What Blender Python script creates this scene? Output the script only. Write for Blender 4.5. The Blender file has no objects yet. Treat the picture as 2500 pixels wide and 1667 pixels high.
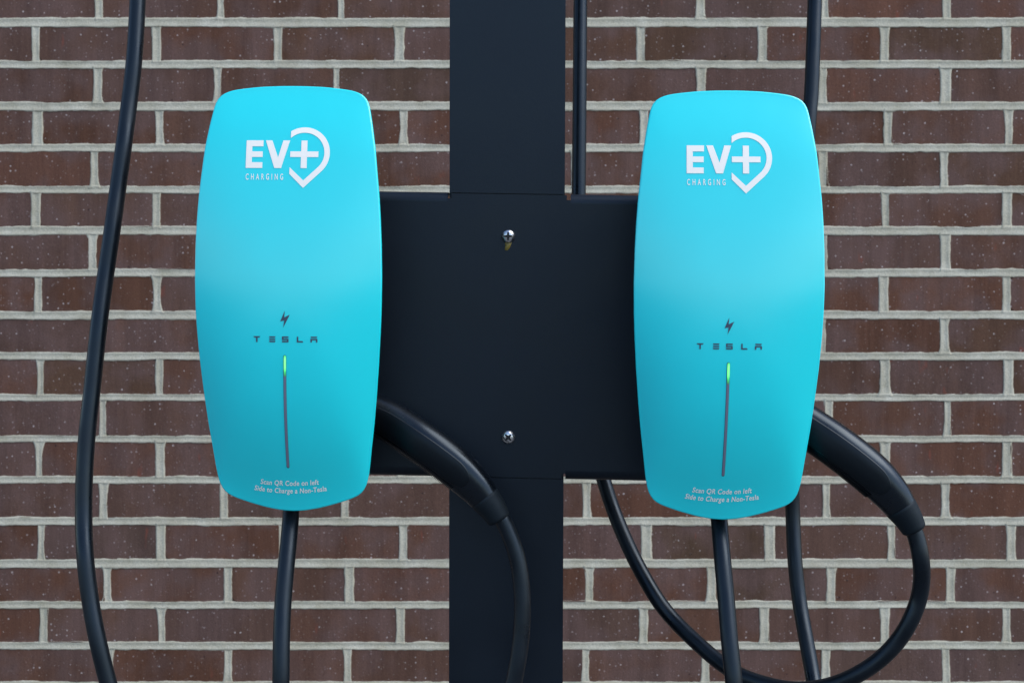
import bpy, bmesh, math, random
import numpy as np
from mathutils import Matrix, Vector, Euler
random.seed(7); RNG = np.random.default_rng(7)
R = math.radians

# ------------------------------------------------------------------ camera, world, sun, exposure
sc = bpy.context.scene
COL = sc.collection
F = 2500 * 50 / 36.0; CX, CY = 1250.0, 833.5; CAMZ = 1.3      # lens in photograph pixels (2500 x 1667)
cam = bpy.data.cameras.new('camera'); camo = bpy.data.objects.new('camera', cam); COL.objects.link(camo)
camo.location = (0, 0, CAMZ); camo.rotation_euler = (R(90), 0, 0)
cam.lens = 50; cam.sensor_width = 36; cam.clip_start = 0.05; cam.clip_end = 2000
cam.dof.use_dof = True; cam.dof.focus_distance = 1.19; cam.dof.aperture_fstop = 20
sc.camera = camo
SUN_EL, SUN_AZ = 49, 113          # azimuth clockwise from +Y
w = bpy.data.worlds.new("World"); sc.world = w; w.use_nodes = True
nt = w.node_tree; bg = nt.nodes['Background']
sky = nt.nodes.new('ShaderNodeTexSky'); sky.sky_type = 'NISHITA'; sky.sun_disc = False
sky.sun_elevation = R(SUN_EL); sky.sun_rotation = R(SUN_AZ)
sky.air_density = 1.0; sky.dust_density = 1.0; sky.ozone_density = 1.0
nt.links.new(sky.outputs[0], bg.inputs[0]); bg.inputs[1].default_value = 0.125
sl = bpy.data.lights.new('sun', 'SUN'); sl.energy = 1.25; sl.angle = R(48); sl.color = (1.0, 0.955, 0.90)
so = bpy.data.objects.new('sun', sl); COL.objects.link(so)
sd = Vector((math.sin(R(SUN_AZ)) * math.cos(R(SUN_EL)), math.cos(R(SUN_AZ)) * math.cos(R(SUN_EL)), math.sin(R(SUN_EL))))
so.rotation_euler = sd.to_track_quat('Z', 'Y').to_euler(); so.location = (3, -3, 5)
vs = sc.view_settings; vs.view_transform = 'Standard'; vs.look = 'None'; vs.gamma = 1; vs.exposure = 1.05
sc.render.resolution_x = 1024; sc.render.resolution_y = 682

def P(x, y, d):
    return np.array([(x - CX) * d / F, d, CAMZ + (CY - y) * d / F])

# ------------------------------------------------------------------ helpers
def mk(name, verts, faces, m=None, parent=None, smooth=True, mats=None, fm=None):
    me = bpy.data.meshes.new(name)
    me.from_pydata([tuple(map(float, v)) for v in verts], [], faces); me.update()
    if smooth: me.polygons.foreach_set('use_smooth', [True] * len(me.polygons))
    if m: me.materials.append(m)
    o = bpy.data.objects.new(name, me); COL.objects.link(o)
    if parent: o.parent = parent
    return o
def from_bm(name, bm, m, parent=None, smooth=True):
    me = bpy.data.meshes.new(name); bm.to_mesh(me); bm.free()
    if smooth: me.polygons.foreach_set('use_smooth', [True] * len(me.polygons))
    me.materials.append(m); o = bpy.data.objects.new(name, me); COL.objects.link(o)
    if parent: o.parent = parent
    return o
def sharp(o, ang=35):
    me = o.data; bm = bmesh.new(); bm.from_mesh(me)
    for e in bm.edges:
        if len(e.link_faces) == 2 and e.calc_face_angle(0) > R(ang): e.smooth = False
    bm.to_mesh(me); bm.free(); return o
def tag(o, label=None, cat=None, group=None, kind=None):
    if label: o['label'] = label
    if cat: o['category'] = cat
    if group: o['group'] = group
    if kind: o['kind'] = kind
    return o
def empty(name, loc, rot=(0, 0, 0)):
    o = bpy.data.objects.new(name, None); COL.objects.link(o); o.location = loc; o.rotation_euler = rot
    o.empty_display_size = 0.05; return o
def spline(pts, n):
    """Catmull-Rom through points, about n samples, evenly spaced."""
    p = np.array(pts, float); p = np.vstack([2*p[0]-p[1], p, 2*p[-1]-p[-2]]); out = []
    for i in range(1, len(p) - 2):
        a, b, c, d = p[i-1], p[i], p[i+1], p[i+2]
        for t in np.linspace(0, 1, 12, endpoint=False):
            out.append(.5*((2*b)+(-a+c)*t+(2*a-5*b+4*c-d)*t*t+(-a+3*b-3*c+d)*t**3))
    out.append(p[-2]); out = np.array(out)
    L = np.concatenate([[0], np.cumsum(np.linalg.norm(np.diff(out[:, :3], axis=0), axis=1))])
    s = np.linspace(0, L[-1], n)
    q = np.column_stack([np.interp(s, L, out[:, k]) for k in range(out.shape[1])])
    for _ in range(4): q[1:-1] = .25*q[:-2]+.5*q[1:-1]+.25*q[2:]
    return q
def tube(name, pts, r, m, parent, n=120, seg=20):
    q = spline(pts, n); T = np.gradient(q, axis=0); T /= np.linalg.norm(T, axis=1)[:, None]
    N = np.cross(T[0], [0, 1, 0.01]); N /= np.linalg.norm(N); V = []; Fc = []
    for i in range(n):
        N = N - T[i]*np.dot(N, T[i]); N /= np.linalg.norm(N); B = np.cross(T[i], N)
        for k in range(seg):
            a = 2*math.pi*k/seg; V.append(q[i]+r*(math.cos(a)*N+math.sin(a)*B))
    for i in range(n-1):
        for k in range(seg):
            k2 = (k+1) % seg; Fc.append((i*seg+k, i*seg+k2, (i+1)*seg+k2, (i+1)*seg+k))
    Fc.append(tuple(range(seg))[::-1]); Fc.append(tuple((n-1)*seg+k for k in range(seg)))
    return mk(name, V, Fc, m, parent)

# ------------------------------------------------------------------ materials
def node(nt, t, **kw):
    n = nt.nodes.new(t)
    for k, v in kw.items(): setattr(n, k, v)
    return n
def mat(name, col, rough=.5, spec=.5, sky_tint=None, metal=0, coat=0, coat_rough=.1, bump=None, rvar=0, cvar=0, scale=60):
    m = bpy.data.materials.new(name); m.use_nodes = True; t = m.node_tree; b = t.nodes['Principled BSDF']
    b.inputs['Base Color'].default_value = (*col, 1); b.inputs['Roughness'].default_value = rough
    b.inputs['Metallic'].default_value = metal; b.inputs['Specular IOR Level'].default_value = spec
    if sky_tint: b.inputs['Specular Tint'].default_value = (*sky_tint, 1)
    b.inputs['Coat Weight'].default_value = coat; b.inputs['Coat Roughness'].default_value = coat_rough
    tc = node(t, 'ShaderNodeTexCoord')
    if bump:
        nz = node(t, 'ShaderNodeTexNoise'); nz.inputs['Scale'].default_value = bump[0]; nz.inputs['Detail'].default_value = 3
        t.links.new(tc.outputs['Object'], nz.inputs['Vector'])
        bp = node(t, 'ShaderNodeBump'); bp.inputs['Strength'].default_value = bump[1]; bp.inputs['Distance'].default_value = bump[2]
        t.links.new(nz.outputs['Fac'], bp.inputs['Height']); t.links.new(bp.outputs['Normal'], b.inputs['Normal'])
    if rvar or cvar:
        n2 = node(t, 'ShaderNodeTexNoise'); n2.inputs['Scale'].default_value = scale; n2.inputs['Detail'].default_value = 6
        t.links.new(tc.outputs['Object'], n2.inputs['Vector'])
        if rvar:
            mr = node(t, 'ShaderNodeMapRange'); mr.inputs['From Min'].default_value = .3; mr.inputs['From Max'].default_value = .7
            mr.inputs['To Min'].default_value = rough-rvar; mr.inputs['To Max'].default_value = rough+rvar
            t.links.new(n2.outputs['Fac'], mr.inputs['Value']); t.links.new(mr.outputs[0], b.inputs['Roughness'])
        if cvar:
            mx = node(t, 'ShaderNodeMix', data_type='RGBA')
            mx.inputs['A'].default_value = (*[c*(1-cvar) for c in col], 1); mx.inputs['B'].default_value = (*[min(1, c*(1+cvar)) for c in col], 1)
            t.links.new(n2.outputs['Fac'], mx.inputs['Factor']); t.links.new(mx.outputs['Result'], b.inputs['Base Color'])
    return m

def brick_material():
    m = bpy.data.materials.new('fired_brick'); m.use_nodes = True; t = m.node_tree; b = t.nodes['Principled BSDF']; L = t.links.new
    geo = node(t, 'ShaderNodeNewGeometry'); oi = node(t, 'ShaderNodeObjectInfo')
    rnd = node(t, 'ShaderNodeMath', operation='ADD'); L(oi.outputs['Random'], rnd.inputs[0]); L(geo.outputs['Random Per Island'], rnd.inputs[1])
    fr = node(t, 'ShaderNodeMath', operation='FRACT'); L(rnd.outputs[0], fr.inputs[0])
    off = node(t, 'ShaderNodeVectorMath', operation='SCALE'); off.inputs[0].default_value = (7.3, 1.7, 5.1); L(fr.outputs[0], off.inputs['Scale'])
    pos = node(t, 'ShaderNodeVectorMath', operation='ADD'); L(geo.outputs['Position'], pos.inputs[0]); L(off.outputs[0], pos.inputs[1])
    # base hue per brick
    cr = node(t, 'ShaderNodeValToRGB'); e = cr.color_ramp.elements
    e[0].position = 0; e[0].color = BR[0]; e[1].position = 1; e[1].color = BR[-1]
    for i, c in enumerate(BR[1:-1]):
        k = cr.color_ramp.elements.new((i+1)/(len(BR)-1)); k.color = c
    L(fr.outputs[0], cr.inputs[0])
    # broad patches inside each brick
    n1 = node(t, 'ShaderNodeTexNoise'); n1.inputs['Scale'].default_value = 14; n1.inputs['Detail'].default_value = 3; L(pos.outputs[0], n1.inputs['Vector'])
    mx1 = node(t, 'ShaderNodeMix', data_type='RGBA', blend_type='MIX'); L(cr.outputs[0], mx1.inputs['A']); mx1.inputs['B'].default_value = (0.128, 0.079, 0.070, 1)
    r1 = node(t, 'ShaderNodeMapRange'); r1.inputs['From Min'].default_value = .42; r1.inputs['From Max'].default_value = .60; r1.inputs['To Max'].default_value = .8; L(n1.outputs['Fac'], r1.inputs['Value']); L(r1.outputs[0], mx1.inputs['Factor'])
    # vertical wire-cut streaks
    mp = node(t, 'ShaderNodeMapping'); mp.inputs['Scale'].default_value = (1, 1, .07); L(pos.outputs[0], mp.inputs['Vector'])
    n2 = node(t, 'ShaderNodeTexNoise'); n2.inputs['Scale'].default_value = 210; n2.inputs['Detail'].default_value = 4; L(mp.outputs[0], n2.inputs['Vector'])
    n3 = node(t, 'ShaderNodeTexNoise'); n3.inputs['Scale'].default_value = 28; n3.inputs['Detail'].default_value = 2; L(mp.outputs[0], n3.inputs['Vector'])
    mu = node(t, 'ShaderNodeMath', operation='MULTIPLY_ADD'); L(n2.outputs['Fac'], mu.inputs[0]); mu.inputs[1].default_value = .5; 
    L(n3.outputs['Fac'], mu.inputs[2])
    r2 = node(t, 'ShaderNodeMapRange'); r2.inputs['From Min'].default_value = .5; r2.inputs['From Max'].default_value = 1.0; r2.inputs['To Min'].default_value = .80; r2.inputs['To Max'].default_value = 1.2; L(mu.outputs[0], r2.inputs['Value'])
    n2b = node(t, 'ShaderNodeTexNoise'); n2b.inputs['Scale'].default_value = 420; n2b.inputs['Detail'].default_value = 5; L(pos.outputs[0], n2b.inputs['Vector'])
    r2b = node(t, 'ShaderNodeMapRange'); r2b.inputs['From Min'].default_value = .3; r2b.inputs['From Max'].default_value = .7; r2b.inputs['To Min'].default_value = .86; r2b.inputs['To Max'].default_value = 1.14; L(n2b.outputs['Fac'], r2b.inputs['Value'])
    mm = node(t, 'ShaderNodeMath', operation='MULTIPLY'); L(r2.outputs[0], mm.inputs[0]); L(r2b.outputs[0], mm.inputs[1])
    sc1 = node(t, 'ShaderNodeVectorMath', operation='SCALE'); L(mx1.outputs['Result'], sc1.inputs[0]); L(mm.outputs[0], sc1.inputs['Scale'])
    # rare orange-red burns
    n4 = node(t, 'ShaderNodeTexNoise'); n4.inputs['Scale'].default_value = 30; n4.inputs['Detail'].default_value = 2
    mp4 = node(t, 'ShaderNodeMapping'); mp4.inputs['Scale'].default_value = (1.6, 1, .55); L(pos.outputs[0], mp4.inputs['Vector']); L(mp4.outputs[0], n4.inputs['Vector'])
    r4 = node(t, 'ShaderNodeMapRange'); r4.inputs['From Min'].default_value = .71; r4.inputs['From Max'].default_value = .78; r4.inputs['To Max'].default_value = .55; L(n4.outputs['Fac'], r4.inputs['Value'])
    mx4 = node(t, 'ShaderNodeMix', data_type='RGBA'); L(sc1.outputs[0], mx4.inputs['A']); mx4.inputs['B'].default_value = (.23, .062, .04, 1); L(r4.outputs[0], mx4.inputs['Factor'])
    # white and dark specks
    sx = node(t, 'ShaderNodeSeparateXYZ'); L(pos.outputs[0], sx.inputs[0]); flat = node(t, 'ShaderNodeCombineXYZ'); L(sx.outputs[0], flat.inputs[0]); L(sx.outputs[2], flat.inputs[1])
    def specks(scale, thr, keep, colour, prev, amount):
        v = node(t, 'ShaderNodeTexVoronoi', voronoi_dimensions='2D'); v.inputs['Scale'].default_value = scale; L(flat.outputs[0], v.inputs['Vector'])
        s = node(t, 'ShaderNodeSeparateColor'); L(v.outputs['Color'], s.inputs[0])
        th = node(t, 'ShaderNodeMath', operation='MULTIPLY'); L(s.outputs[1], th.inputs[0]); th.inputs[1].default_value = thr
        rr = node(t, 'ShaderNodeMapRange'); L(v.outputs['Distance'], rr.inputs['Value']); rr.inputs['From Min'].default_value = 0; L(th.outputs[0], rr.inputs['From Max'])
        rr.inputs['To Min'].default_value = 2.2; rr.inputs['To Max'].default_value = 0
        k = node(t, 'ShaderNodeMath', operation='LESS_THAN'); L(s.outputs[0], k.inputs[0]); k.inputs[1].default_value = keep
        a = node(t, 'ShaderNodeMath', operation='MULTIPLY', use_clamp=True); L(rr.outputs[0], a.inputs[0]); L(k.outputs[0], a.inputs[1])
        # amount varies between speck to speck
        a2 = node(t, 'ShaderNodeMath', operation='MULTIPLY', use_clamp=True); L(a.outputs[0], a2.inputs[0])
        am = node(t, 'ShaderNodeMapRange'); L(s.outputs[2], am.inputs['Value']); am.inputs['To Min'].default_value = amount*.35; am.inputs['To Max'].default_value = amount; L(am.outputs[0], a2.inputs[1])
        mx = node(t, 'ShaderNodeMix', data_type='RGBA'); L(prev, mx.inputs['A']); mx.inputs['B'].default_value = colour; L(a2.outputs[0], mx.inputs['Factor'])
        return mx.outputs['Result']
    c = specks(115, .20, .17, (.62, .55, .53, 1), mx4.outputs['Result'], .8)
    c = specks(240, .34, .14, (.36, .31, .30, 1), c, .6)
    c = specks(75, .16, .04, (.03, .02, .02, 1), c, .9)
    L(c, b.inputs['Base Color'])
    b.inputs['Roughness'].default_value = .85; b.inputs['Specular IOR Level'].default_value = .15
    bp = node(t, 'ShaderNodeBump'); bp.inputs['Strength'].default_value = .5; bp.inputs['Distance'].default_value = .0008
    ad = node(t, 'ShaderNodeMath', operation='ADD'); L(mu.outputs[0], ad.inputs[0]); L(n2b.outputs['Fac'], ad.inputs[1])
    L(ad.outputs[0], bp.inputs['Height']); L(bp.outputs['Normal'], b.inputs['Normal'])
    return m
BR = [(0.099, 0.047, 0.030, 1), (0.119, 0.055, 0.036, 1), (0.113, 0.062, 0.045, 1), (0.111, 0.064, 0.054, 1), (0.086, 0.051, 0.033, 1), (0.133, 0.061, 0.041, 1), (0.101, 0.062, 0.050, 1), (0.121, 0.056, 0.036, 1), (0.094, 0.051, 0.037, 1)]
M_BRICK = brick_material()
def mortar_material():
    m = bpy.data.materials.new('mortar'); m.use_nodes = True; t = m.node_tree; b = t.nodes['Principled BSDF']; L = t.links.new
    geo = node(t, 'ShaderNodeNewGeometry')
    n = node(t, 'ShaderNodeTexNoise'); n.inputs['Scale'].default_value = 26; n.inputs['Detail'].default_value = 8; n.inputs['Roughness'].default_value = .65; L(geo.outputs['Position'], n.inputs['Vector'])
    n2 = node(t, 'ShaderNodeTexNoise'); n2.inputs['Scale'].default_value = 500; n2.inputs['Detail'].default_value = 3; L(geo.outputs['Position'], n2.inputs['Vector'])
    cr = node(t, 'ShaderNodeValToRGB'); e = cr.color_ramp.elements; e[0].position = .32; e[0].color = (.43, .405, .31, 1); e[1].position = .68; e[1].color = (.57, .55, .455, 1)
    L(n.outputs['Fac'], cr.inputs[0])
    r = node(t, 'ShaderNodeMapRange'); r.inputs['From Min'].default_value = .3; r.inputs['From Max'].default_value = .7; r.inputs['To Min'].default_value = .78; r.inputs['To Max'].default_value = 1.13; L(n2.outputs['Fac'], r.inputs['Value'])
    s = node(t, 'ShaderNodeVectorMath', operation='SCALE'); L(cr.outputs[0], s.inputs[0]); L(r.outputs[0], s.inputs['Scale'])
    L(s.outputs[0], b.inputs['Base Color']); b.inputs['Roughness'].default_value = .9; b.inputs['Specular IOR Level'].default_value = .2
    bp = node(t, 'ShaderNodeBump'); bp.inputs['Strength'].default_value = .5; bp.inputs['Distance'].default_value = .0014; L(n2.outputs['Fac'], bp.inputs['Height']); L(bp.outputs['Normal'], b.inputs['Normal'])
    return m
M_MORTAR = mortar_material()
M_CYAN = mat('cyan_gloss_cover', (.0, .71, .79), .45, .15, coat=1, coat_rough=.2, rvar=.05, cvar=.02, scale=40, bump=(9, .03, .002))
M_CYAN.node_tree.nodes['Principled BSDF'].inputs['Coat IOR'].default_value = 1.7
M_WHITE = mat('white_print', (.93, .91, .86), .45, .4)
M_NAVY = mat('dark_grey_print', (.035, .06, .11), .4, .5)
M_SLOT_SHADE = mat('slot_shade', (.02, .10, .14), .5, .4)  # shaded wall of the light slot, as a flat dark colour
M_BAR = mat('grey_light_diffuser', (.17, .175, .25), .35, .5)
M_BLACK = mat('black_powder_coat', (.003, .0055, .0105), .42, .40, sky_tint=(.68, .84, 1), bump=(700, .15, .0004), rvar=.07, cvar=.3, scale=14)  # the sky's blue reflection is put into the specular colour of the blacks
M_CABLE = mat('black_rubber_cable', (.003, .005, .008), .36, .42, sky_tint=(.68, .84, 1), rvar=.12, cvar=.5, scale=35, bump=(300, .1, .0003))
M_SHELL = mat('black_satin_plastic', (.0018, .003, .005), .27, .5, sky_tint=(.68, .84, 1), bump=(700, .06, .0002), rvar=.03, scale=30)
M_PANEL = mat('black_matte_panel', (.0015, .0025, .004), .42, .32, sky_tint=(.68, .84, 1), bump=(700, .1, .0002))
M_BOOT = mat('black_matte_rubber', (.004, .007, .010), .6, .3, sky_tint=(.68, .84, 1), bump=(500, .15, .0003))
M_HOUSE = mat('dark_grey_housing', (.02, .022, .025), .5, .4)
M_STEEL = mat('zinc_steel', (.62, .64, .66), .26, .5, metal=1, rvar=.08, scale=200, bump=(300, .2, .0002))
M_RECESS_SHADE = mat('recess_shade', (.015, .015, .016), .6, .3)  # shade inside the screw recess, painted dark
M_GLUE = mat('yellow_stain', (.20, .15, .03), .4, .5, bump=(400, .5, .0006), cvar=.5, scale=250)
M_GROUND = mat('asphalt', (.11, .11, .11), .85, .3, bump=(40, .4, .003), cvar=.15, scale=3)
def green_material():
    m = bpy.data.materials.new('lit_green'); m.use_nodes = True; t = m.node_tree; b = t.nodes['Principled BSDF']; L = t.links.new
    b.inputs['Base Color'].default_value = (.1, .3, .15, 1); b.inputs['Roughness'].default_value = .35
    tc = node(t, 'ShaderNodeTexCoord'); sp = node(t, 'ShaderNodeSeparateXYZ'); L(tc.outputs['Generated'], sp.inputs[0])
    cr = node(t, 'ShaderNodeValToRGB'); e = cr.color_ramp.elements
    e[0].position = 0; e[0].color = (.0, .0, .0, 1); e[1].position = .22; e[1].color = (.0, .30, .05, 1)
    for p, c in ((.42, (.12, .85, .15, 1)), (.85, (.14, .9, .15, 1)), (1., (.0, .45, .08, 1))):
        k = cr.color_ramp.elements.new(p); k.color = c
    L(sp.outputs[2], cr.inputs[0]); L(cr.outputs[0], b.inputs['Emission Color']); b.inputs['Emission Strength'].default_value = 1.0
    return m
M_GREEN = green_material()

# ------------------------------------------------------------------ ground
g = mk('ground', [(-400, -400, 0), (400, -400, 0), (400, 400, 0), (-400, 400, 0)], [(0, 1, 2, 3)], M_GROUND, smooth=False)
tag(g, kind='structure')

# ------------------------------------------------------------------ brick wall (every course as measured)
WY = 2.36; K = WY / F                                  # wall plane, metres per photograph pixel there
TOPS = [-34, 67, 167.5, 270.5, 371.5, 472, 574, 676, 779.5, 879, 978.5, 1079.6, 1180, 1282, 1385.7, 1485, 1585, 1686]
BOTS = [44, 148, 249, 352, 454, 552.5, 656.5, 759, 860, 961.7, 1062.7, 1162, 1262, 1363.8, 1467, 1566, 1662, 1764]
# vertical joints: (centre, full width)
JT = [
 [(-54,18),(241,18),(538,15),(832,15),(1124,18),(1416,18),(1709,22),(2014,16),(2311,20)],
 [(87,18),(382,22),(678,20),(974.5,24),(1270,20),(1565,20),(1862,23),(2159,20),(2457,21)],
 [(-56,18),(239,19),(531,16),(822,14),(1118,20),(1415,20),(1712,23),(2009,20),(2309,26)],
 [(92,26),(389,18),(678,20),(985,19),(1275,20),(1573,20),(1868,20),(2168,19),(2462,18)],
 [(-62,18),(231,17),(527,20),(822,20),(1117,20),(1404,18),(1706,20),(2008,22),(2305,18)],
 [(87,22),(382,19),(678,20),(974,20),(1270,20),(1567,20),(1864,20),(2162,19),(2459,22)],
 [(-66,18),(225.5,20),(520,20),(815,20),(1112,20),(1408,20),(1708,20),(2011,16),(2308,22)],
 [(93,18),(384,17),(678,20),(974,20),(1270,20),(1567,20),(1864,20),(2158,23),(2458,20)],
 [(-60,18),(232,16),(530,18),(824,20),(1120,20),(1415,20),(1710,20),(2008,14),(2306,20)],
 [(98.5,15),(390,18),(684,20),(978,20),(1274,20),(1570,20),(1865,20),(2161,24),(2462,22)],
 [(-42,18),(251,16),(546,20),(840,20),(1136,20),(1430,20),(1727,20),(2023,20),(2313,16)],
 [(95.6,15),(391,22),(685,20),(980,20),(1276,20),(1572,20),(1867,20),(2162,22),(2458,21)],
 [(-40,18),(252,20),(546,18),(842,18),(1138,20),(1433,19),(1727,20),(2017,17),(2309,20)],
 [(100,14),(392,22),(688,16),(985,20),(1280,20),(1577.5,26),(1879,25),(2176,18),(2469,21)],
 [(-36,18),(262,16),(556,20),(853,22),(1146,20),(1439,20),(1737,21),(2029,21),(2321,21)],
 [(106.6,19),(394.5,16),(687,20),(977.5,21),(1275,20),(1571,20),(1866,22),(2160,22),(2457,19)],
 [(-30,18),(267,18),(556.7,19),(848,18),(1138,20),(1429,16),(1722,20),(2015.8,20),(2309.5,19)],
 [(100,18),(392,18),(686,20),(980,20),(1276,20),(1571,20),(1866,20),(2162,20),(2458,20)],
]
rows = []                                              # (top px, bottom px, joints)
for k in range(30):                                    # courses above and below the frame continue the bond
    y = -34 - 101.1 * (k + 1)
    if CAMZ + (CY - y) * K < 3.1: rows.append((y, y + 78, [((87 if k % 2 == 0 else -54) + 296 * i + random.uniform(-5, 5), 19) for i in range(9)]))
rows = rows[::-1]
first_meas = len(rows)
for i in range(18): rows.append((TOPS[i], BOTS[i], JT[i]))
for k in range(30):
    y = 1686 + 101.1 * (k + 1)
    if CAMZ + (CY - y - 78) * K > -0.05: rows.append((y, y + 79, [((-40 if k % 2 == 0 else 98) + 295 * i + random.uniform(-5, 5), 19) for i in range(9)]))
for i, (a, b_, j) in enumerate(rows):                  # extend sideways to both ends of the wall
    j = list(j)
    while j[0][0] > -2700: j.insert(0, (j[0][0] - 295 + random.uniform(-4, 4), 19))
    while j[-1][0] < 5200: j.append((j[-1][0] + 295 + random.uniform(-4, 4), 19))
    rows[i] = (a, b_, j)

wall = empty('brick_wall', (0, WY, 0))
tag(wall, 'dark red brown brick wall with pale grey mortar joints behind the charging station', 'wall')
LAP = .0016
def brick_mesh(seed):
    r = random.Random(seed); hx, hz = .5, .5
    def ring(inset, y, jit):
        pts = []
        for sx, sz in ((-1, -1), (1, -1), (1, 1), (-1, 1)):
            cx_ = cuts[(sx, sz)]
            a = (sx*(hx-inset/.197-cx_[0]), sz*(hz-inset/.056)); b = (sx*(hx-inset/.197), sz*(hz-inset/.056-cx_[1]))
            pr = [a, b] if sx*sz < 0 else [b, a]
            pr = [b, a] if (sx, sz) in ((-1, -1), (1, 1)) else [a, b]
            pts += [(p[0], y, p[1]) for p in pr]
        return pts
    cuts = {}
    for c in ((-1, -1), (1, -1), (1, 1), (-1, 1)):
        k = r.choice([.0015, .002, .003, .0035, .006]); cuts[c] = (k*r.uniform(.7, 1.5)/.197, k/.056)
    V = ring(.0011, -.0, 0) + ring(0, .0011, 0) + ring(0, .06, 0)
    V = [(x, y + r.uniform(-.0002, .0002), z) for x, y, z in V]
    Fc = [tuple(range(8))]
    for a in (0, 8):
        for k in range(8): Fc.append((a+k, a+8+k, a+8+(k+1) % 8, a+(k+1) % 8))
    return V, Fc
BV = [brick_mesh(s) for s in range(8)]
BM = []
for V, Fc in BV:
    me = bpy.data.meshes.new('brick'); me.from_pydata(V, [], Fc); me.update(); me.materials.append(M_BRICK)
    bm = bmesh.new(); bm.from_mesh(me); bmesh.ops.recalc_face_normals(bm, faces=bm.faces); bm.to_mesh(me); bm.free(); BM.append(me)
SV, SF = [], []
nb = 0
for ri, (ty, by, js) in enumerate(rows):
    near_row = first_meas - 1 <= ri < first_meas + 18
    z1 = CAMZ + (CY - ty) * K + LAP; z0 = CAMZ + (CY - by) * K - LAP
    for a, b_ in zip(js[:-1], js[1:]):
        x0 = (a[0] + a[1]/2 - CX) * K - LAP; x1 = (b_[0] - b_[1]/2 - CX) * K + LAP
        xc, zc = (x0+x1)/2, (z0+z1)/2; dy = random.uniform(.0001, .0009)
        tilt = random.uniform(-.0035, .0035)
        mid = (a[0]+b_[0])/2
        if near_row and -330 < mid < 2900:
            me = random.choice(BM); o = bpy.data.objects.new('brick', me); COL.objects.link(o); o.parent = wall
            o.location = (xc, dy, zc); o.scale = (x1-x0, 1, z1-z0); o.rotation_euler = (0, tilt*.5, random.uniform(-.004, .004)); nb += 1
        else:
            V, Fc = random.choice(BV); n = len(SV)
            SV += [(xc + v[0]*(x1-x0), dy + v[1], zc + v[2]*(z1-z0)) for v in V]; SF += [tuple(n+i for i in f) for f in Fc]
print('bricks', nb)
sb = mk('brick_field', SV, SF, M_BRICK, wall, smooth=False); tag(sb, kind='stuff')
# normals of the joined field
bm = bmesh.new(); bm.from_mesh(sb.data); bmesh.ops.recalc_face_normals(bm, faces=bm.faces); bm.to_mesh(sb.data); bm.free()

def smooth_noise(n, step, amp):
    k = max(2, int(n/step)+2); return np.interp(np.linspace(0, k-1, n), np.arange(k), RNG.normal(0, amp, k))
PROF = [(-1.0, .0030, 1), (-1.0, -.0001, 1), (-.72, .0000, .3), (-.3, .0007, 0), (.15, .0012, 0), (.6, .0006, .3), (1.0, -.0001, 1), (1.0, .0030, 1)]
MV, MF = [], []
def strip(p0, p1, half, horizontal, along, jit=1.0, flare=0):
    """mortar joint from p0 to p1 (x or z), centre line 'along', tooled section with ragged edges"""
    n = max(4, int(abs(p1-p0)/.0032)); s = np.linspace(p0, p1, n)
    e0 = smooth_noise(n, 14, .0005*jit)+smooth_noise(n, 4, .00045*jit)+smooth_noise(n, 1.2, .0003*jit)
    e1 = smooth_noise(n, 14, .0005*jit)+smooth_noise(n, 4, .00045*jit)+smooth_noise(n, 1.2, .0003*jit)
    c = smooth_noise(n, 30, .0003*jit); dd = smooth_noise(n, 6, .0003)
    base = len(MV); m = len(PROF)
    fl = np.zeros(n)
    if flare:
        f0, f1 = abs(random.gauss(0, flare)), abs(random.gauss(0, flare)); u = np.linspace(0, 1, n)
        fl = f0*np.exp(-u/.10)+f1*np.exp(-(1-u)/.10)
    for i in range(n):
        for (q, y, ed) in PROF:
            hw = half+fl[i]+(e0[i] if q < 0 else e1[i])*ed
            o_ = along+c[i]+q*max(hw, .0015); yy = y+dd[i]*(1-ed)
            MV.append((s[i], yy, o_) if horizontal else (o_, yy, s[i]))
    for i in range(n-1):
        for k in range(m-1):
            a = base+i*m+k; f = (a, a+m, a+m+1, a+1); MF.append(f if horizontal else f[::-1])
XL, XR = (-2700-CX)*K, (5200-CX)*K
for ri in range(len(rows)-1):
    zb = CAMZ+(CY-rows[ri][1])*K; zt = CAMZ+(CY-rows[ri+1][0])*K
    inframe = first_meas-1 <= ri < first_meas+18
    strip(XL, XR, (zb-zt)/2, True, (zb+zt)/2)
for ri, (ty, by, js) in enumerate(rows):
    z1 = CAMZ+(CY-ty)*K+.003; z0 = CAMZ+(CY-by)*K-.003
    for c, w_ in js: strip(z0, z1, w_/2*K, False, (c-CX)*K, .9, flare=.0024)
mo = mk('mortar', MV, MF, M_MORTAR, wall, smooth=True)
bk = 1  # core of the wall behind the bricks
zt_ = CAMZ+(CY-rows[0][0])*K
mk('core', [(x, y, z) for x in (XL, XR) for y in (.02, .11) for z in (0, zt_)], [(0, 1, 3, 2), (4, 6, 7, 5), (0, 2, 6, 4), (1, 5, 7, 3), (0, 4, 5, 1), (2, 3, 7, 6)], M_MORTAR, wall, smooth=False)

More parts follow.
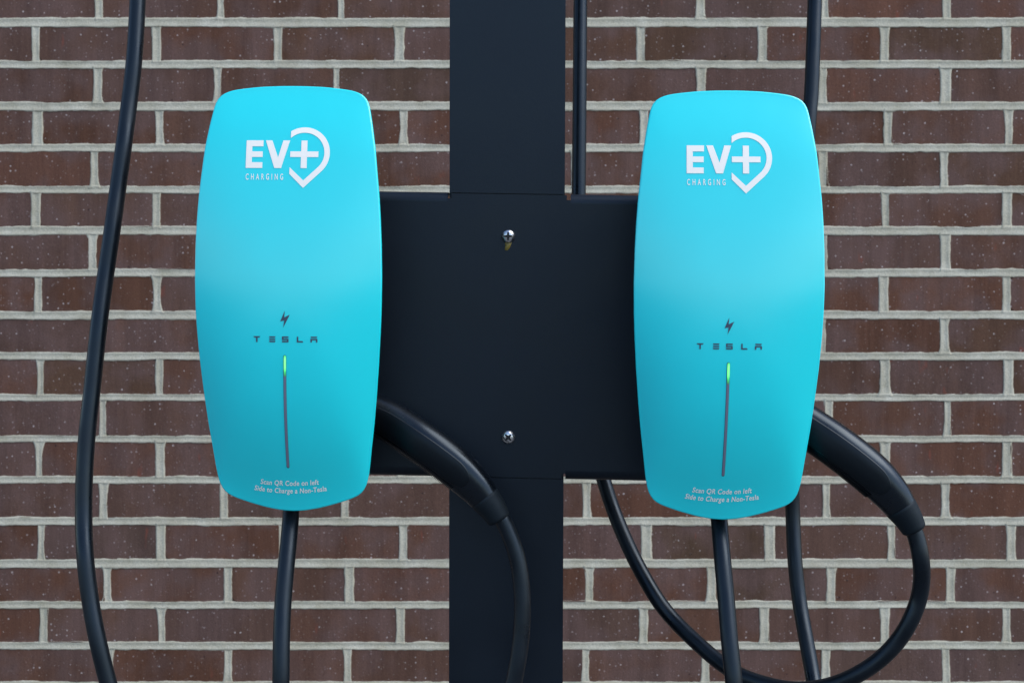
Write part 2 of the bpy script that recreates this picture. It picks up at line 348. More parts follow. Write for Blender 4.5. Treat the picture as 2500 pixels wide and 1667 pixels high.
# ------------------------------------------------------------------ post and mounting plate
def box_bm(bm, x0, x1, y0, y1, z0, z1, bev=0):
    r = bmesh.ops.create_cube(bm, size=1, matrix=Matrix.Translation(((x0+x1)/2, (y0+y1)/2, (z0+z1)/2)) @ Matrix.Diagonal((x1-x0, y1-y0, z1-z0, 1)))
    if bev:
        es = list({e for v in r['verts'] for e in v.link_edges})
        bmesh.ops.bevel(bm, geom=es, offset=bev, segments=3, affect='EDGES')
PO = P(1237, 821, 1.262)
station = empty('charging_post', P(1237, 821, 1.262), (R(2.3), R(.24), R(-1.9)))
tag(station, 'square matte black metal post with a wide black mounting plate screwed to it', 'post')
bm = bmesh.new(); box_bm(bm, -.0510, .0510, .0024, .104, -1.22, 1.0, .0012)
sharp(from_bm('post', bm, M_BLACK, station, smooth=False))
EA = math.tan(R(.86)-R(.0))
for sg, z1_ in ((1, 1.0), (-1, -1.22)):                   # front cover sheets above and below the plate, a hair's gap between
    V, yf, yb = [], .0003, .0022
    q_ = []
    for x in (-.0510, .0510):
        ze = sg*(.1254+.0009)-x*EA
        q_.append((x, ze, z1_))
    V = [(x, y, z) for y in (yf, yb) for (x, a_, b_) in q_ for z in (a_, b_)]
    Fc = [(0, 2, 3, 1), (4, 5, 7, 6), (0, 4, 6, 2), (1, 3, 7, 5), (0, 1, 5, 4), (2, 6, 7, 3)]
    if sg < 0: Fc = [f[::-1] for f in Fc]
    mk('cover_sheet', V, Fc, M_BLACK, station, smooth=False)
bm = bmesh.new(); box_bm(bm, -.11, .11, -.055, .16, -1.238, -1.226, .002); from_bm('base_plate', bm, M_BLACK, station, smooth=False)
pz = 1.262*math.cos(0)
H = .1268; RB = .0085; FL = .045
plate_root_rot = Matrix.Rotation(R(-.86), 4, 'Y').inverted()
ZC = .118; XO, XI, XN = .238, .0509, .0545
bend = [(RB-RB*math.sin(R(90)*k/8), H-RB+RB*math.cos(R(90)*k/8)) for k in range(9)][::-1]   # from the front face back to the flange
bm = bmesh.new()
def quad(*p): bm.faces.new([bm.verts.new(q) for q in p])
xs_ = [-XO, -XN, -XI, XI, XN, XO]
for i in range(5):
    x0, x1 = xs_[i], xs_[i+1]
    quad((x0, 0, -ZC), (x1, 0, -ZC), (x1, 0, ZC), (x0, 0, ZC))
    for sg in (1, -1):
        if i in (0, 4): pr = [(0, ZC)]+bend+[(FL, H)]
        elif i in (1, 3): pr = [(0, ZC), (0, H-.0056)]
        else: pr = [(0, ZC), (0, H-.0014)]
        for (ya, za), (yb, zb) in zip(pr[:-1], pr[1:]):
            q = [(x0, ya, sg*za), (x1, ya, sg*za), (x1, yb, sg*zb), (x0, yb, sg*zb)]
            quad(*(q if sg > 0 else q[::-1]))
bmesh.ops.remove_doubles(bm, verts=bm.verts, dist=.00001)
plate = from_bm('mounting_plate', bm, M_BLACK, station, smooth=True)
sm = plate.modifiers.new('thickness', 'SOLIDIFY'); sm.thickness = .0018; sm.offset = -1
me_ = bpy.data.meshes.new_from_object(plate.evaluated_get(bpy.context.evaluated_depsgraph_get())); plate.modifiers.clear(); plate.data = me_; sharp(plate, 25)
plate.rotation_euler = (0, R(.86), 0)
# screws
def screw(x, y, rot):
    d = 1.262; p = P(x, y, d); M = Matrix.Translation(PO) @ Euler((R(2.3), R(.24), R(-1.9))).to_matrix().to_4x4()
    l = M.inverted() @ Vector(p)
    V, Fc = [], []; n = 32; prof = [(.0061, 0), (.0061, .0007), (.0058, .0016), (.0050, .0026), (.0038, .0034), (.0024, .0038)]
    for r_, h in prof:
        for k in range(n): V.append((r_*math.cos(2*math.pi*k/n), -h, r_*math.sin(2*math.pi*k/n)))
    for i in range(len(prof)-1):
        for k in range(n): Fc.append((i*n+k, i*n+(k+1) % n, (i+1)*n+(k+1) % n, (i+1)*n+k))
    Fc.append(tuple((len(prof)-1)*n+k for k in range(n)))
    s = mk('screw', V, Fc, M_STEEL, station); s.location = (l.x, -.0000, l.z); s.rotation_euler = (0, rot, 0)
    # cross recess: dark star on the head, the recess's shade put into its colour
    o_ = []; 
    for k in range(16):
        a = 2*math.pi*k/16+.0; r_ = {0: .0034, 1: .0020, 2: .0012, 3: .0020}[k % 4]
        if k % 4 in (1, 3): r_ = .0018
        o_.append((r_*math.cos(a), -(.00392 if r_ < .003 else .0037), r_*math.sin(a)))
    o_ = []
    for k in range(4):
        a = math.pi/2*k; c_, s_ = math.cos(a), math.sin(a)
        for rr, tt in ((.0012, -.0011), (.0037, -.0007), (.0037, .0007), (.0012, .0011)):
            o_.append((rr*c_-tt*s_, -(.0041 if rr < .002 else .0037), rr*s_+tt*c_))
    V = o_+[(0, -.0040, 0)]; Fc = [(k, (k+1) % 16, 16) for k in range(16)]
    mk('recess_shade_cross', V, Fc, M_RECESS_SHADE, s, smooth=False)
    return s
screw(1241.2, 577.5, 0); screw(1240.6, 1067.5, R(45))
# yellow run of old thread sealant under the upper screw
M4 = Matrix.Translation(PO) @ Euler((R(2.3), R(.24), R(-1.9))).to_matrix().to_4x4()
zc = [(1232.5, 593), (1251, 590), (1249, 596), (1247, 602), (1243.5, 608), (1240, 611.8), (1236, 613), (1232, 611), (1233, 604), (1233.5, 598)]
VV = []
for x, y in zc:
    l = M4.inverted() @ Vector(P(x, y, 1.262)); VV.append((l.x, -.0003, l.z))
c0 = np.mean(VV, axis=0); VI = [(c0[0]+(v[0]-c0[0])*.6, -.0011, c0[2]+(v[2]-c0[2])*.6) for v in VV]
VV2 = [(v[0], 0.0002, v[2]) for v in VV]; n = len(VV)
Fc = [(k, (k+1) % n, n+(k+1) % n, n+k) for k in range(n)]+[tuple(range(n, 2*n))]
gl = mk('sealant_run', VV2+VI, Fc, M_GLUE, station)
gl['label'] = 'yellow run of dried sealant under the upper screw'

# ------------------------------------------------------------------ chargers
OUT = [(0.0,176.3),(10.2,176.2),(25.6,175.6),(38.2,174.3),(48.4,172.9),(53.5,171.5),(57.6,169.7),(60.6,167.4),(62.8,164.6),(64.7,159.6),(67.5,144.8),(70.8,123.9),(72.7,104.7),(74.7,85.1),(76.0,66.2),(77.0,44.3),(77.5,17.1),(77.1,-8.5),(76.3,-26.4),(74.6,-53.1),(72.2,-81.3),(69.9,-103.5),(67.2,-125.1),(65.2,-141.8),(63.8,-150.8),(62.1,-157.0),(59.9,-161.3),(57.0,-164.6),(53.2,-167.1),(46.6,-169.7),(35.8,-173.3),(22.1,-177.0),(9.8,-179.2),(0.0,-179.8)]
RIM = ([0,.05,.12,.2,.35,.5,.6,.7,.8,.93,1], [-21,-16,-9,-4,-.5,0,-3,-9,-15.5,-24,-25])
CRN = ([0,.15,.3,.45,.55,.633,.75,.9,1], [-8,-2,5,9,10,10,9,5,-2])
def smooth_table(t, xs, ys):
    tt = np.linspace(-.1, 1.1, 241); v = np.interp(tt, xs, ys)
    k = np.exp(-np.linspace(-2, 2, 41)**2); k /= k.sum(); vp = np.pad(v, 20, mode='reflect', reflect_type='odd')
    return np.interp(t, tt, np.convolve(vp, k, 'valid'))
o = np.array(OUT)/1000
# densify and smooth the right half, then mirror
full = np.vstack([o, (o[1:-1]*[-1, 1])[::-1]])
cl = np.vstack([full, full[:1]]); LL = np.concatenate([[0], np.cumsum(np.linalg.norm(np.diff(cl, axis=0), axis=1))])
NA = 240; ss = np.linspace(0, LL[-1], 960, endpoint=False)
dense = np.column_stack([np.interp(ss, LL, cl[:, 0]), np.interp(ss, LL, cl[:, 1])])
ker = np.hanning(13); ker /= ker.sum()
dense = np.column_stack([np.convolve(np.pad(dense[:, k], 6, mode='wrap'), ker, 'valid') for k in (0, 1)])
aa = np.arctan2(dense[:, 1], dense[:, 0]); rr_ = np.hypot(dense[:, 0], dense[:, 1]); ii = np.argsort(aa)
ANG = np.concatenate([aa[ii]-2*np.pi, aa[ii], aa[ii]+2*np.pi]); RAD = np.tile(rr_[ii], 3)
gr_ = np.linspace(-math.pi, math.pi, 721); gv = np.interp(gr_, ANG, RAD)[:-1]
gk = np.exp(-np.linspace(-2.2, 2.2, 141)**2); gk /= gk.sum()
gs = np.convolve(np.pad(gv, 70, mode='wrap'), gk, 'valid'); RSM = np.interp(((ANG+math.pi) % (2*math.pi))-math.pi, gr_, np.append(gs, gs[0]))
def front_w(u, v, s=None):
    if s is None:
        s = min(1, math.hypot(u, v)/np.interp(math.atan2(v, u), ANG, RAD))
    t = (.1763-v)/.3561
    c = smooth_table(t, *CRN); r_ = smooth_table(t, *RIM)
    sm_ = math.hypot(u, v)/np.interp(math.atan2(v, u), ANG, RSM); b_ = s**5
    return float(c-(c-r_)*((1-b_)*sm_**2.3+b_*s**2.3))/1000
outl = dense[::4]                                        # 240 outline points, clockwise from the top
def make_cover(parent):
    V, Fc = [], []; n = len(outl)
    V.append((0, -front_w(0, 0, 0), 0)); levels = list(np.linspace(.04, .90, 22))+[.93, .955, .975]
    nr = []
    # outward normal of the outline
    T = np.roll(outl, -1, 0)-np.roll(outl, 1, 0); N = np.column_stack([-T[:, 1], T[:, 0]]); N /= np.linalg.norm(N, axis=1)[:, None]
    N *= np.sign((N*outl).sum(1))[:, None]
    for s in levels:
        for p in outl: V.append((p[0]*s, -front_w(p[0]*s, p[1]*s, s), p[1]*s))
    ed = .0016
    for a in (0, 22, 45, 68, 90):                        # rounded edge
        for p, q in zip(outl, N):
            wv = front_w(p[0]-q[0]*ed, p[1]-q[1]*ed)
            i_ = ed*(1-math.sin(R(a))); V.append((p[0]-q[0]*i_, -(wv-ed*(1-math.cos(R(a)))), p[1]-q[1]*i_))
    for dep, ins in ((.004, .0003), (.009, .0012), (.009, .004)):
        for p, q in zip(outl, N):
            wv = front_w(p[0]-q[0]*ed, p[1]-q[1]*ed)-ed; V.append((p[0]-q[0]*ins, -(wv-dep), p[1]-q[1]*ins))
    for k in range(n): Fc.append((0, 1+k, 1+(k+1) % n))
    tot = len(levels)+5+3
    for i in range(tot-1):
        for k in range(n):
            a = 1+i*n; Fc.append((a+k, a+n+k, a+n+(k+1) % n, a+(k+1) % n))
    o_ = mk('front_cover', V, Fc, M_CYAN, parent)
    bm = bmesh.new(); bm.from_mesh(o_.data); bmesh.ops.recalc_face_normals(bm, faces=bm.faces)
    bm.faces.ensure_lookup_table()
    if bm.faces[0].normal.y > 0: bmesh.ops.reverse_faces(bm, faces=bm.faces)
    bm.to_mesh(o_.data); bm.free()
    # housing behind the cover
    V, Fc = [], []
    rings = [(.0045, -.012, None), (.007, -.030, None), (.012, -.055, None), (.016, None, .085), (.03, None, .0905)]
    for ins, rel, ab in rings:
        for p, q in zip(outl, N):
            wv = front_w(p[0], p[1], 1)
            y = -(wv+rel) if ab is None else ab
            V.append((p[0]-q[0]*ins, min(y, .089) if ab is None else ab, p[1]-q[1]*ins))
    for i in range(len(rings)-1):
        for k in range(n): Fc.append((i*n+k, i*n+(k+1) % n, (i+1)*n+(k+1) % n, (i+1)*n+k))
    Fc.append(tuple(range((len(rings)-1)*n, len(rings)*n)))
    h = mk('housing', V, Fc, M_HOUSE, parent)
    bm = bmesh.new(); bm.from_mesh(h.data); bmesh.ops.recalc_face_normals(bm, faces=bm.faces); bm.to_mesh(h.data); bm.free()
    return o_
def drape(polys, off, maxe=.003):
    """polys: lists of 2-D corner lists (metres, on the cover); returns verts, faces laid on the front surface"""
    bm = bmesh.new()
    for p in polys:
        vs_ = [bm.verts.new((x, 0, z)) for x, z in p]; bm.faces.new(vs_)
    bmesh.ops.triangulate(bm, faces=bm.faces)
    for _ in range(4):
        es = [e for e in bm.edges if e.calc_length() > maxe]
        if not es: break
        bmesh.ops.subdivide_edges(bm, edges=es, cuts=1)
        bmesh.ops.triangulate(bm, faces=[f for f in bm.faces if len(f.verts) > 3])
    for v in bm.verts: v.co.y = -front_w(v.co.x, v.co.z)-off
    for f in bm.faces: f.normal_update()
    bad = [f for f in bm.faces if f.normal.y > 0]
    if bad: bmesh.ops.reverse_faces(bm, faces=bad)
    return bm
def text_polys(s, size, wide=1, shear=0, spacing=1, bold=0):
    cu = bpy.data.curves.new('t', 'FONT'); cu.body = s; cu.size = 1; cu.shear = shear; cu.space_character = spacing; cu.offset = bold; cu.align_x = 'CENTER'
    cu.resolution_u = 4
    to = bpy.data.objects.new('t', cu); COL.objects.link(to)
    dg = bpy.context.evaluated_depsgraph_get(); me = to.evaluated_get(dg).to_mesh()
    vs_ = [(v.co.x*size*wide, v.co.y*size) for v in me.vertices]; fs = [tuple(p.vertices) for p in me.polygons]
    bpy.data.objects.remove(to); bpy.data.curves.remove(cu)
    return vs_, fs
def drape_text(name, s, cap, width, centre, m, parent, shear=0, sag=0, spacing=1, bold=0, off=.0003, bm=None):
    """text set to a given cap height and overall width (mm), centred on (u, baseline v), baseline bent by sag"""
    vs_, fs = text_polys(s, 1, 1, shear, spacing, bold)
    xs = [v[0] for v in vs_]; w0 = max(xs)-min(xs); xm = (max(xs)+min(xs))/2; k = cap/.70
    own = bm is None
    if own: bm = bmesh.new()
    V = []
    for x, y in vs_:
        q = (x-xm)/w0; u0 = q*width; sl_ = 8*sag*q/width   # slope of the bent baseline
        u = (centre[0]+u0-sl_*y*k)/1000; v = (centre[1]+y*k-sag+4*sag*q*q)/1000
        V.append(bm.verts.new((u, -front_w(u, v)-off, v)))
    for f in fs:
        try: bm.faces.new([V[i] for i in f])
        except ValueError: pass
    for f in bm.faces: f.normal_update()
    bad = [f for f in bm.faces if f.normal.y > 0]
    if bad: bmesh.ops.reverse_faces(bm, faces=bad)
    return from_bm(name, bm, m, parent, smooth=False) if own else None
def mmp(*ps): return [(x/1000, z/1000) for x, z in ps]
def rect(x0, z0, x1, z1): return mmp((x0, z0), (x1, z0), (x1, z1), (x0, z1))
def make_charger():
    root = empty('wall_charger', P(703, 728.7, 1.170), (R(2.3), R(.5), R(-1.9)))
    make_cover(root)
    # EV+ in a map pin
    pl = [rect(-35.4, 106.8, -30.4, 129.8), rect(-30.4, 124.8, -21.3, 129.8), rect(-30.4, 115.9, -21.6, 120.6), rect(-30.4, 106.8, -21.6, 111.6),
          mmp((-19.4, 129.8), (-14.0, 129.8), (-8.8, 115.6), (-6.0, 106.8), (-11.6, 106.8)), mmp((-4.9, 129.8), (0.7, 129.8), (-6.0, 106.8), (-8.8, 115.6)),
          rect(10.1, 106.8, 15.1, 129.7), rect(1.2, 116.0, 10.1, 120.7), rect(15.1, 116.0, 24.4, 120.7)]
    cxp, czp, ro, rin = 12.6, 119.6, 21.2, 16.7
    xcut = 1.15
    a0o = math.pi-math.acos((cxp-xcut)/ro); a0i = math.pi-math.acos((cxp-xcut)/rin); a1 = R(-45)
    n = 40
    for k in range(n):
        def pt(a, r_): return (cxp+r_*math.cos(a), czp+r_*math.sin(a))
        f0, f1 = k/n, (k+1)/n
        pl.append(mmp(pt(a0i+(a1-a0i)*f0, rin), pt(a0i+(a1-a0i)*f1, rin), pt(a0o+(a1-a0o)*f1, ro), pt(a0o+(a1-a0o)*f0, ro)))
    def pt(a, r_): return (cxp+r_*math.cos(a), czp+r_*math.sin(a))
    A, B = pt(a1, rin), pt(a1, ro); tip = (cxp-.1, 90.5); ti = (cxp-.1, 96.7)
    pl.append(mmp(A, B, tip, ti)); pl.append(mmp(ti, tip, (xcut-.2, 102.0), (xcut-.2, 107.6)))
    from_bm('logo', drape(pl, .00028), M_WHITE, root, smooth=False)
    drape_text('lettering', 'CHARGING', 4.9, 31.0, (-19.6, 97.2), M_WHITE, root, spacing=1.9, bold=.008)
    # lightning sign
    b_ = [mmp((-.7, -9.8), (-1.1, -15.3), (-1.1, -17.8), (-4.4, -18.6)), mmp((-1.1, -15.3), (3.4, -13.1), (-2.0, -23.8), (-1.1, -17.8))]
    from_bm('lightning_sign', drape(b_, .00028), M_NAVY, root, smooth=False)
    # maker's word, drawn letter by letter
    t0, t1, th = -30.8, -35.6, 1.15
    L_ = [mmp((-26.8, t0), (-20.8, t0), (-21.9, t0-th), (-25.7, t0-th)), rect(-24.4, t1, -23.2, t0-th)]
    for (za, zb) in ((t0, t0-th), (t0-1.85, t0-1.85-th), (t1+th, t1)): L_.append(mmp((-13.7, za), (-8.2, za), (-8.8, zb), (-13.1, zb)))
    x0 = -3.0
    L_ += [rect(x0, t0-th, x0+5.4, t0), rect(x0, t0-1.85-th, x0+1.2, t0-th), rect(x0+1.2, t0-1.85-th, x0+5.4, t0-1.85), rect(x0+4.2, t1+th, x0+5.4, t0-1.85-th), rect(x0, t1, x0+5.4, t1+th)]
    x0 = 9.2
    L_ += [rect(x0, t1, x0+1.2, t0-.1), mmp((x0+1.2, t1), (x0+5.3, t1), (x0+4.6, t1+th), (x0+1.2, t1+th))]
    x0 = 20.3
    L_ += [mmp((x0, t0), (x0+5.7, t0), (x0+5.0, t0-th), (x0+.7, t0-th)), rect(x0, t1, x0+1.2, t0-1.8), rect(x0+4.5, t1, x0+5.7, t0-1.8), rect(x0+1.2, t0-1.8-th, x0+4.5, t0-1.8)]
    from_bm('lettering', drape(L_, .00028, .004), M_NAVY, root, smooth=False)
    # light bar
    def capsule(u0, v0, u1, v1, r_):
        ps = [(u0+r_*math.cos(a), v0+r_*math.sin(a)) for a in np.linspace(0, math.pi, 9)]+[(u1+r_*math.cos(a), v1+r_*math.sin(a)) for a in np.linspace(math.pi, 2*math.pi, 9)]
        return ps
    def bar(name, u0, v0, u1, v1, r_, m, par, off):
        ps = capsule(u0, v0, u1, v1, r_); n_ = 36; polys = []
        us = np.linspace(0, 1, n_+1)
        cap_t = [(u0+r_*math.cos(a), v0+r_*math.sin(a)) for a in np.linspace(0, math.pi, 7)]
        cap_b = [(u1+r_*math.cos(a), v1+r_*math.sin(a)) for a in np.linspace(math.pi, 2*math.pi, 7)]
        polys.append(mmp(*cap_t)); polys.append(mmp(*cap_b))
        for k in range(n_):
            a, b2 = us[k], us[k+1]; ua, va, ub, vb = u0+(u1-u0)*a, v0+(v1-v0)*a, u0+(u1-u0)*b2, v0+(v1-v0)*b2
            polys.append(mmp((ua-r_, va), (ua+r_, va), (ub+r_, vb), (ub-r_, vb)))
        return from_bm(name, drape(polys, off, .01), m, par, smooth=False)
    bar('slot_shade_strip', -.8, -47.2, -1.7, -140.2, 1.2, M_SLOT_SHADE, root, .0002)  # no slot is cut; this dark strip paints its inner shade
    lb = bar('light_bar', -.7, -47.3, -1.6, -139.9, .95, M_BAR, root, .00042)
    li = bar('light', -.62, -47.4, -.80, -63.0, .8, M_GREEN, lb, .0006); li['label'] = 'lit green upper end of the light bar'
    drape_text('lettering', 'Scan QR Code on left', 4.3, 49.5, (-1.6, -155.6), M_WHITE, root, shear=.17, sag=1.3, spacing=1.08, bold=.018)
    drape_text('lettering', 'Side to Charge a Non-Tesla', 4.3, 61.5, (-1.4, -161.3), M_WHITE, root, shear=.17, sag=2.4, spacing=1.08, bold=.018)
    tag(root, 'cyan wall charger with white logo, left of the black post', 'wall charger', 'cyan wall chargers on the black plate')
    return root
def copy_thing(root, loc, rot, skip=()):
    c = root.copy(); COL.objects.link(c); c.location = loc; c.rotation_euler = rot
    for ch in list(root.children):
        if ch in skip: continue
        d = ch.copy(); COL.objects.link(d); d.parent = c
        for g_ in list(ch.children):
            e_ = g_.copy(); COL.objects.link(e_); e_.parent = d
    return c
ch1 = make_charger()
ch2 = copy_thing(ch1, P(1779.5, 745, 1.158), (R(2.3), R(.5), R(-1.9)))
ch2['label'] = 'cyan wall charger with white logo, right of the black post'

# ------------------------------------------------------------------ cables
CR = .0072
def path(L_): return [P(*p) for p in L_]
ca = empty('charging_cable', P(264, 2045, 1.18)); tag(ca, 'thick black cable hanging in front of the brick wall, leftmost in view', 'cable')
def rel(root, pts): return [np.array(p)-np.array(root.location) for p in pts]
A = [(345,-500,1.30),(339,-200,1.29),(336,0,1.28),(327,153,1.27),(315,255,1.265),(302,357,1.255),(288,459,1.25),(274,561,1.24),(259,663,1.235),(245,765,1.225),(235,851,1.22),(224.5,953,1.215),(213,1055,1.21),(206,1157,1.205),(204,1259,1.20),(208,1361,1.19),(220,1463,1.185),(239,1565,1.18),(264.5,1667,1.18),(300,1790,1.18),(365,1930,1.18),(450,2030,1.18),(540,2050,1.18),(620,1980,1.18),(665,1850,1.18),(683,1720,1.18),(686,1667,1.18),(686.5,1596,1.184),(688.5,1514,1.192),(691.5,1463,1.198),(695.8,1412,1.204),(700.8,1361,1.211),(706,1310,1.219),(711,1246,1.230),(714,1190,1.241)]
tube('cable', rel(ca, path(A)), CR, M_CABLE, ca, n=260)
ca['label'] = 'thick black cable hanging in front of the brick wall and up into the left charger'
cd = empty('charging_cable', P(1880, 2045, 1.2)); tag(cd, 'thick black cable running down behind the right charger and up into its underside', 'cable')
D = [(1998,-500,1.44),(1993,-200,1.43),(1989,0,1.42),(1984,153,1.41),(1980,240,1.405),(1974,306,1.40),(1969,400,1.40),(1955,560,1.40),(1940,760,1.40),(1930,960,1.40),(1929,1060,1.395),(1932,1157,1.39),(1935.7,1259,1.39),(1940,1361,1.38),(1951,1463,1.37),(1969,1565,1.35),(1987,1667,1.33),(2002,1790,1.30),(1995,1930,1.26),(1945,2030,1.23),(1880,2045,1.21),(1820,1960,1.19),(1800,1820,1.17),(1795,1720,1.165),(1792,1667,1.165),(1785,1600,1.17),(1781,1565,1.173),(1773,1463,1.185),(1763.5,1361,1.199),(1755.6,1267,1.216),(1752,1205,1.228)]
tube('cable', rel(cd, path(D)), CR, M_CABLE, cd, n=260)

# ------------------------------------------------------------------ connectors with handles
def sweep_section(q, T, Nn, B, hn, hb, n=48, f=None):
    pts = []
    for k in range(n):
        a = 2*math.pi*k/n; pts.append(q+f(a, hn, hb, Nn, B))
    return pts
CL = [(1900,1005),(1945,1024),(1986,1049.5),(2034,1082),(2087.5,1122),(2136,1163),(2176,1206),(2197.5,1236)]   # axis of the right-hand handle
DH = 1.192; DHS = [1.214, 1.210, 1.205, 1.199, 1.195, 1.193, 1.192, 1.192]
HN = [17.6, 17.6, 17.7, 17.8, 17.8, 17.4, 15.6, 13.6]
def egg(a, hn, hb, N, B):
    """side profile: round top, sides drawn in towards the underside. a=0 towards +N (up), a=90 towards the viewer"""
    c, s = math.cos(a), math.sin(a); e = 1.0 if c > 0 else .8
    x = math.copysign(abs(c)**e, c)*hn; y = math.copysign(abs(s)**e, s)*hb
    y *= .60+.40*((x/hn+1)/2)**.8
    return x*N+y*B
def make_handle():
    jx = P(2197.5, 1236, DH)
    root = empty('charging_connector', jx)
    pts = [P(x, y, dh)-jx for (x, y), dh in zip(CL, DHS)]; n = 64
    q4 = spline([np.append(p, h) for p, h in zip(pts, HN)], n)
    q, hn = q4[:, :3], q4[:, 3]/1000
    T = np.gradient(q, axis=0); T /= np.linalg.norm(T, axis=1)[:, None]; B = np.array([0, -1.0, 0])
    Nn = np.array([np.cross(t, B) for t in T]); Nn /= np.linalg.norm(Nn, axis=1)[:, None]
    if Nn[0][2] < 0: Nn = -Nn
    hb = np.interp(np.linspace(0, 1, n), [0, .7, 1], [.0172, .0172, .0142])
    def shell(name, rng, arcs, m, grow, closed, par=root, taper=False):
        V, Fc = [], []; na = len(arcs)
        for i in rng:
            for a in arcs:
                V.append(q[i]+egg(a, hn[i]+grow, hb[i]+grow, Nn[i], B))
        r_ = len(rng)
        for i in range(r_-1):
            for k in range(na if closed else na-1):
                k2 = (k+1) % na; Fc.append((i*na+k, i*na+k2, (i+1)*na+k2, (i+1)*na+k))
        if closed: Fc.append(tuple(range(na))); Fc.append(tuple((r_-1)*na+k for k in range(na)))
        ob = mk(name, V, Fc, m, par)
        bm = bmesh.new(); bm.from_mesh(ob.data); bmesh.ops.recalc_face_normals(bm, faces=bm.faces)
        if not closed:
            av = sum((f.normal.y*f.calc_area() for f in bm.faces))
            if av > 0: bmesh.ops.reverse_faces(bm, faces=bm.faces)
        bm.to_mesh(ob.data); bm.free(); return sharp(ob, 50)
    full_ = [2*math.pi*k/64 for k in range(64)]
    shell('handle_shell', list(range(n)), full_, M_SHELL, 0, True)
    # side panel set into the shell, rounded at its lower end
    V, Fc = [], []; rng = list(range(0, 55)); na = 15
    for i in rng:
        e = min(1, (54-i)/9.0); e = math.sqrt(max(0, 1-(1-e)**2))
        mid, hw = R(99), R(37)*max(.02, e)
        for k in range(na):
            a = mid-hw+2*hw*k/(na-1); gr = .0004 if 0 < k < na-1 else -.0002
            if i == rng[-1]: gr = -.0002
            V.append(q[i]+egg(a, hn[i]+gr, hb[i]+gr, Nn[i], B))
    for i in range(len(rng)-1):
        for k in range(na-1): Fc.append((i*na+k, i*na+k+1, (i+1)*na+k+1, (i+1)*na+k))
    gp = mk('side_panel', V, Fc, M_PANEL, root)
    bm = bmesh.new(); bm.from_mesh(gp.data); bmesh.ops.recalc_face_normals(bm, faces=bm.faces)
    if sum(f.normal.y*f.calc_area() for f in bm.faces) > 0: bmesh.ops.reverse_faces(bm, faces=bm.faces)
    bm.to_mesh(gp.data); bm.free(); sharp(gp, 25)
    # fine ribs along the underside
    V, Fc = [], []; s_ = np.concatenate([[0], np.cumsum(np.linalg.norm(np.diff(q, axis=0), axis=1))])
    pos = np.arange(.004, s_[-1]*.80, .00155)
    for p_ in pos:
        c = np.array([np.interp(p_, s_, q[:, k]) for k in range(3)]); t_ = np.array([np.interp(p_, s_, T[:, k]) for k in range(3)]); t_ /= np.linalg.norm(t_)
        nn = np.array([np.interp(p_, s_, Nn[:, k]) for k in range(3)]); h_ = np.interp(p_, s_, hn); b2 = np.interp(p_, s_, hb)
        arcs = [R(x) for x in (138, 147, 157, 168, 180, 195, 215)]; base = len(V)
        for a in arcs:
            v0 = c+egg(a, h_-.0003, b2-.0003, nn, B); v1 = c+egg(a, h_+.0012, b2+.0012, nn, B)
            V += [v0-t_*.00048, v1-t_*.0002, v1+t_*.0002, v0+t_*.00048]
        for i in range(len(arcs)-1):
            for k in range(3): Fc.append((base+i*4+k, base+i*4+k+1, base+(i+1)*4+k+1, base+(i+1)*4+k))
    rb = mk('grip_ribs', V, Fc, M_SHELL, root, smooth=False); rb['kind'] = 'stuff'
    # thin top ridge near the heel
    # strain relief boot
    J = P(2197.5, 1236, DH)-jx; E_ = P(2233.5, 1295, DH)-jx; m_ = 18
    bq = spline([J, J*.5+E_*.5+np.array([.0005, 0, .0005]), E_], m_); bt = np.gradient(bq, axis=0); bt /= np.linalg.norm(bt, axis=1)[:, None]
    V, Fc = [], []; na = 40
    tt = np.linspace(0, 1, m_)
    rn = np.interp(tt, [0, .03, .06, .93, .98, 1], [.0130, .0136, .0136, .0104, .0099, .0088]); rb_ = np.interp(tt, [0, .03, .06, .93, .98, 1], [.0124, .0130, .0129, .0098, .0093, .0085])
    for i in range(m_):
        N_ = np.cross(bt[i], B); N_ /= np.linalg.norm(N_)
        if N_[2] < 0 and N_[0] < 0: N_ = -N_
        for k in range(na):
            a = 2*math.pi*k/na; V.append(bq[i]+math.cos(a)*N_*rn[i]+math.sin(a)*B*rb_[i])
    for i in range(m_-1):
        for k in range(na): Fc.append((i*na+k, i*na+(k+1) % na, (i+1)*na+(k+1) % na, (i+1)*na+k))
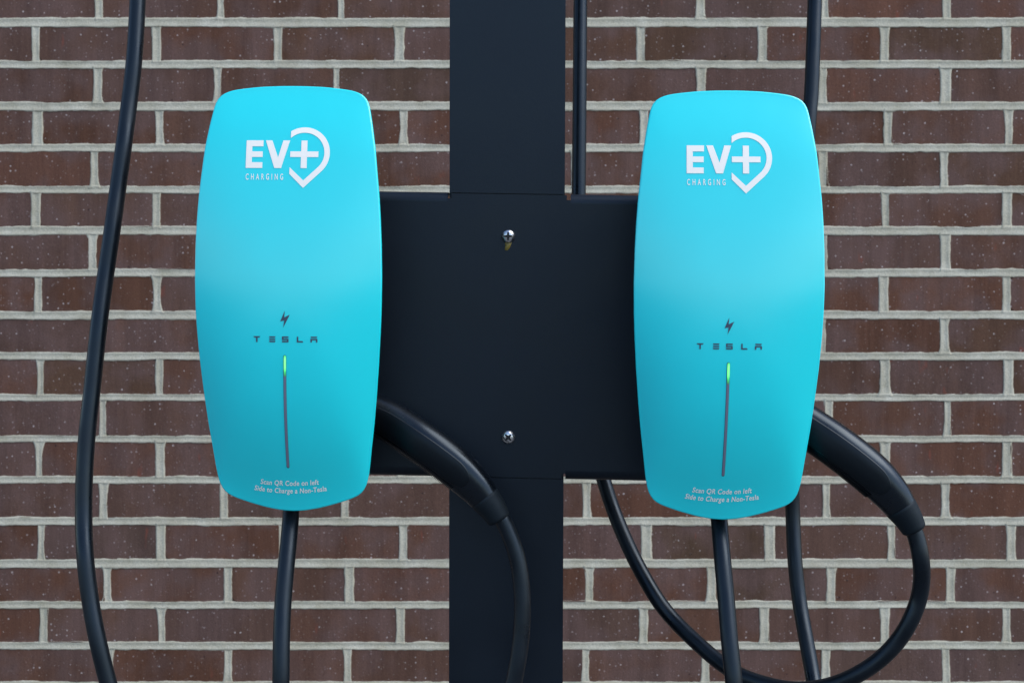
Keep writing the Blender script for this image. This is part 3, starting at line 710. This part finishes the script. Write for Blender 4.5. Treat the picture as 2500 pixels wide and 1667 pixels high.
    Fc.append(tuple(range(na))); Fc.append(tuple((m_-1)*na+k for k in range(na)))
    ob = mk('strain_relief', V, Fc, M_BOOT, root)
    bm = bmesh.new(); bm.from_mesh(ob.data); bmesh.ops.recalc_face_normals(bm, faces=bm.faces); bm.to_mesh(ob.data); bm.free(); sharp(ob, 50)
    return root, (q, hn)
hr, _ = make_handle()
tag(hr, 'black charging connector plugged into the right charger, its cable looping up behind the plate', 'connector', 'charging connectors docked in the chargers')
rotL = R(-3.2)                                           # the left one sits a little flatter
jL = P(1182, 1214, 1.222)
hl = copy_thing(hr, jL, (0, rotL, 0))
hl['label'] = 'black charging connector plugged into the left charger, its cable hanging in front of the post'
C = [(2226,1282,DH),(2238,1312,DH),(2248,1361,1.19),(2251,1412,1.195),(2243,1463,1.20),(2223,1514,1.20),(2194,1562,1.205),(2150,1608,1.21),(2097,1644,1.215),(2038,1670,1.225),(1978,1682,1.235),(1920,1681,1.25),(1860,1667,1.265),(1805,1647,1.28),(1752,1612,1.30),(1698,1565,1.32),(1644,1512,1.34),(1603,1460,1.35),(1547.5,1361,1.37),(1503,1259,1.39),(1475,1175,1.40),(1455,1090,1.41),(1435,950,1.42),(1420,750,1.43),(1412,560,1.44),(1413,459,1.445),(1415,250,1.455),(1417,0,1.47),(1419,-200,1.48),(1421,-500,1.49)]
tube('cable', rel(hr, path(C)), CR, M_CABLE, hr, n=260)
Bp = [(1220,1254,1.222),(1232,1276,1.222),(1247,1310,1.221),(1261,1350,1.22),(1270,1396,1.219),(1275,1444,1.218),(1276,1491,1.217),(1274,1539,1.216),(1269,1587,1.215),(1261,1634,1.215),(1251,1680,1.215),(1225,1780,1.22),(1180,1900,1.25),(1140,1980,1.32),(1160,1990,1.40),(1210,1900,1.43),(1235,1700,1.44),(1237,1300,1.44),(1238,800,1.45),(1238,300,1.45),(1238,-500,1.46)]
inv = Euler((0, rotL, 0)).to_matrix().inverted()
tube('cable', [np.array(inv @ Vector(p)) for p in rel(hl, path(Bp))], CR, M_CABLE, hl, n=240)
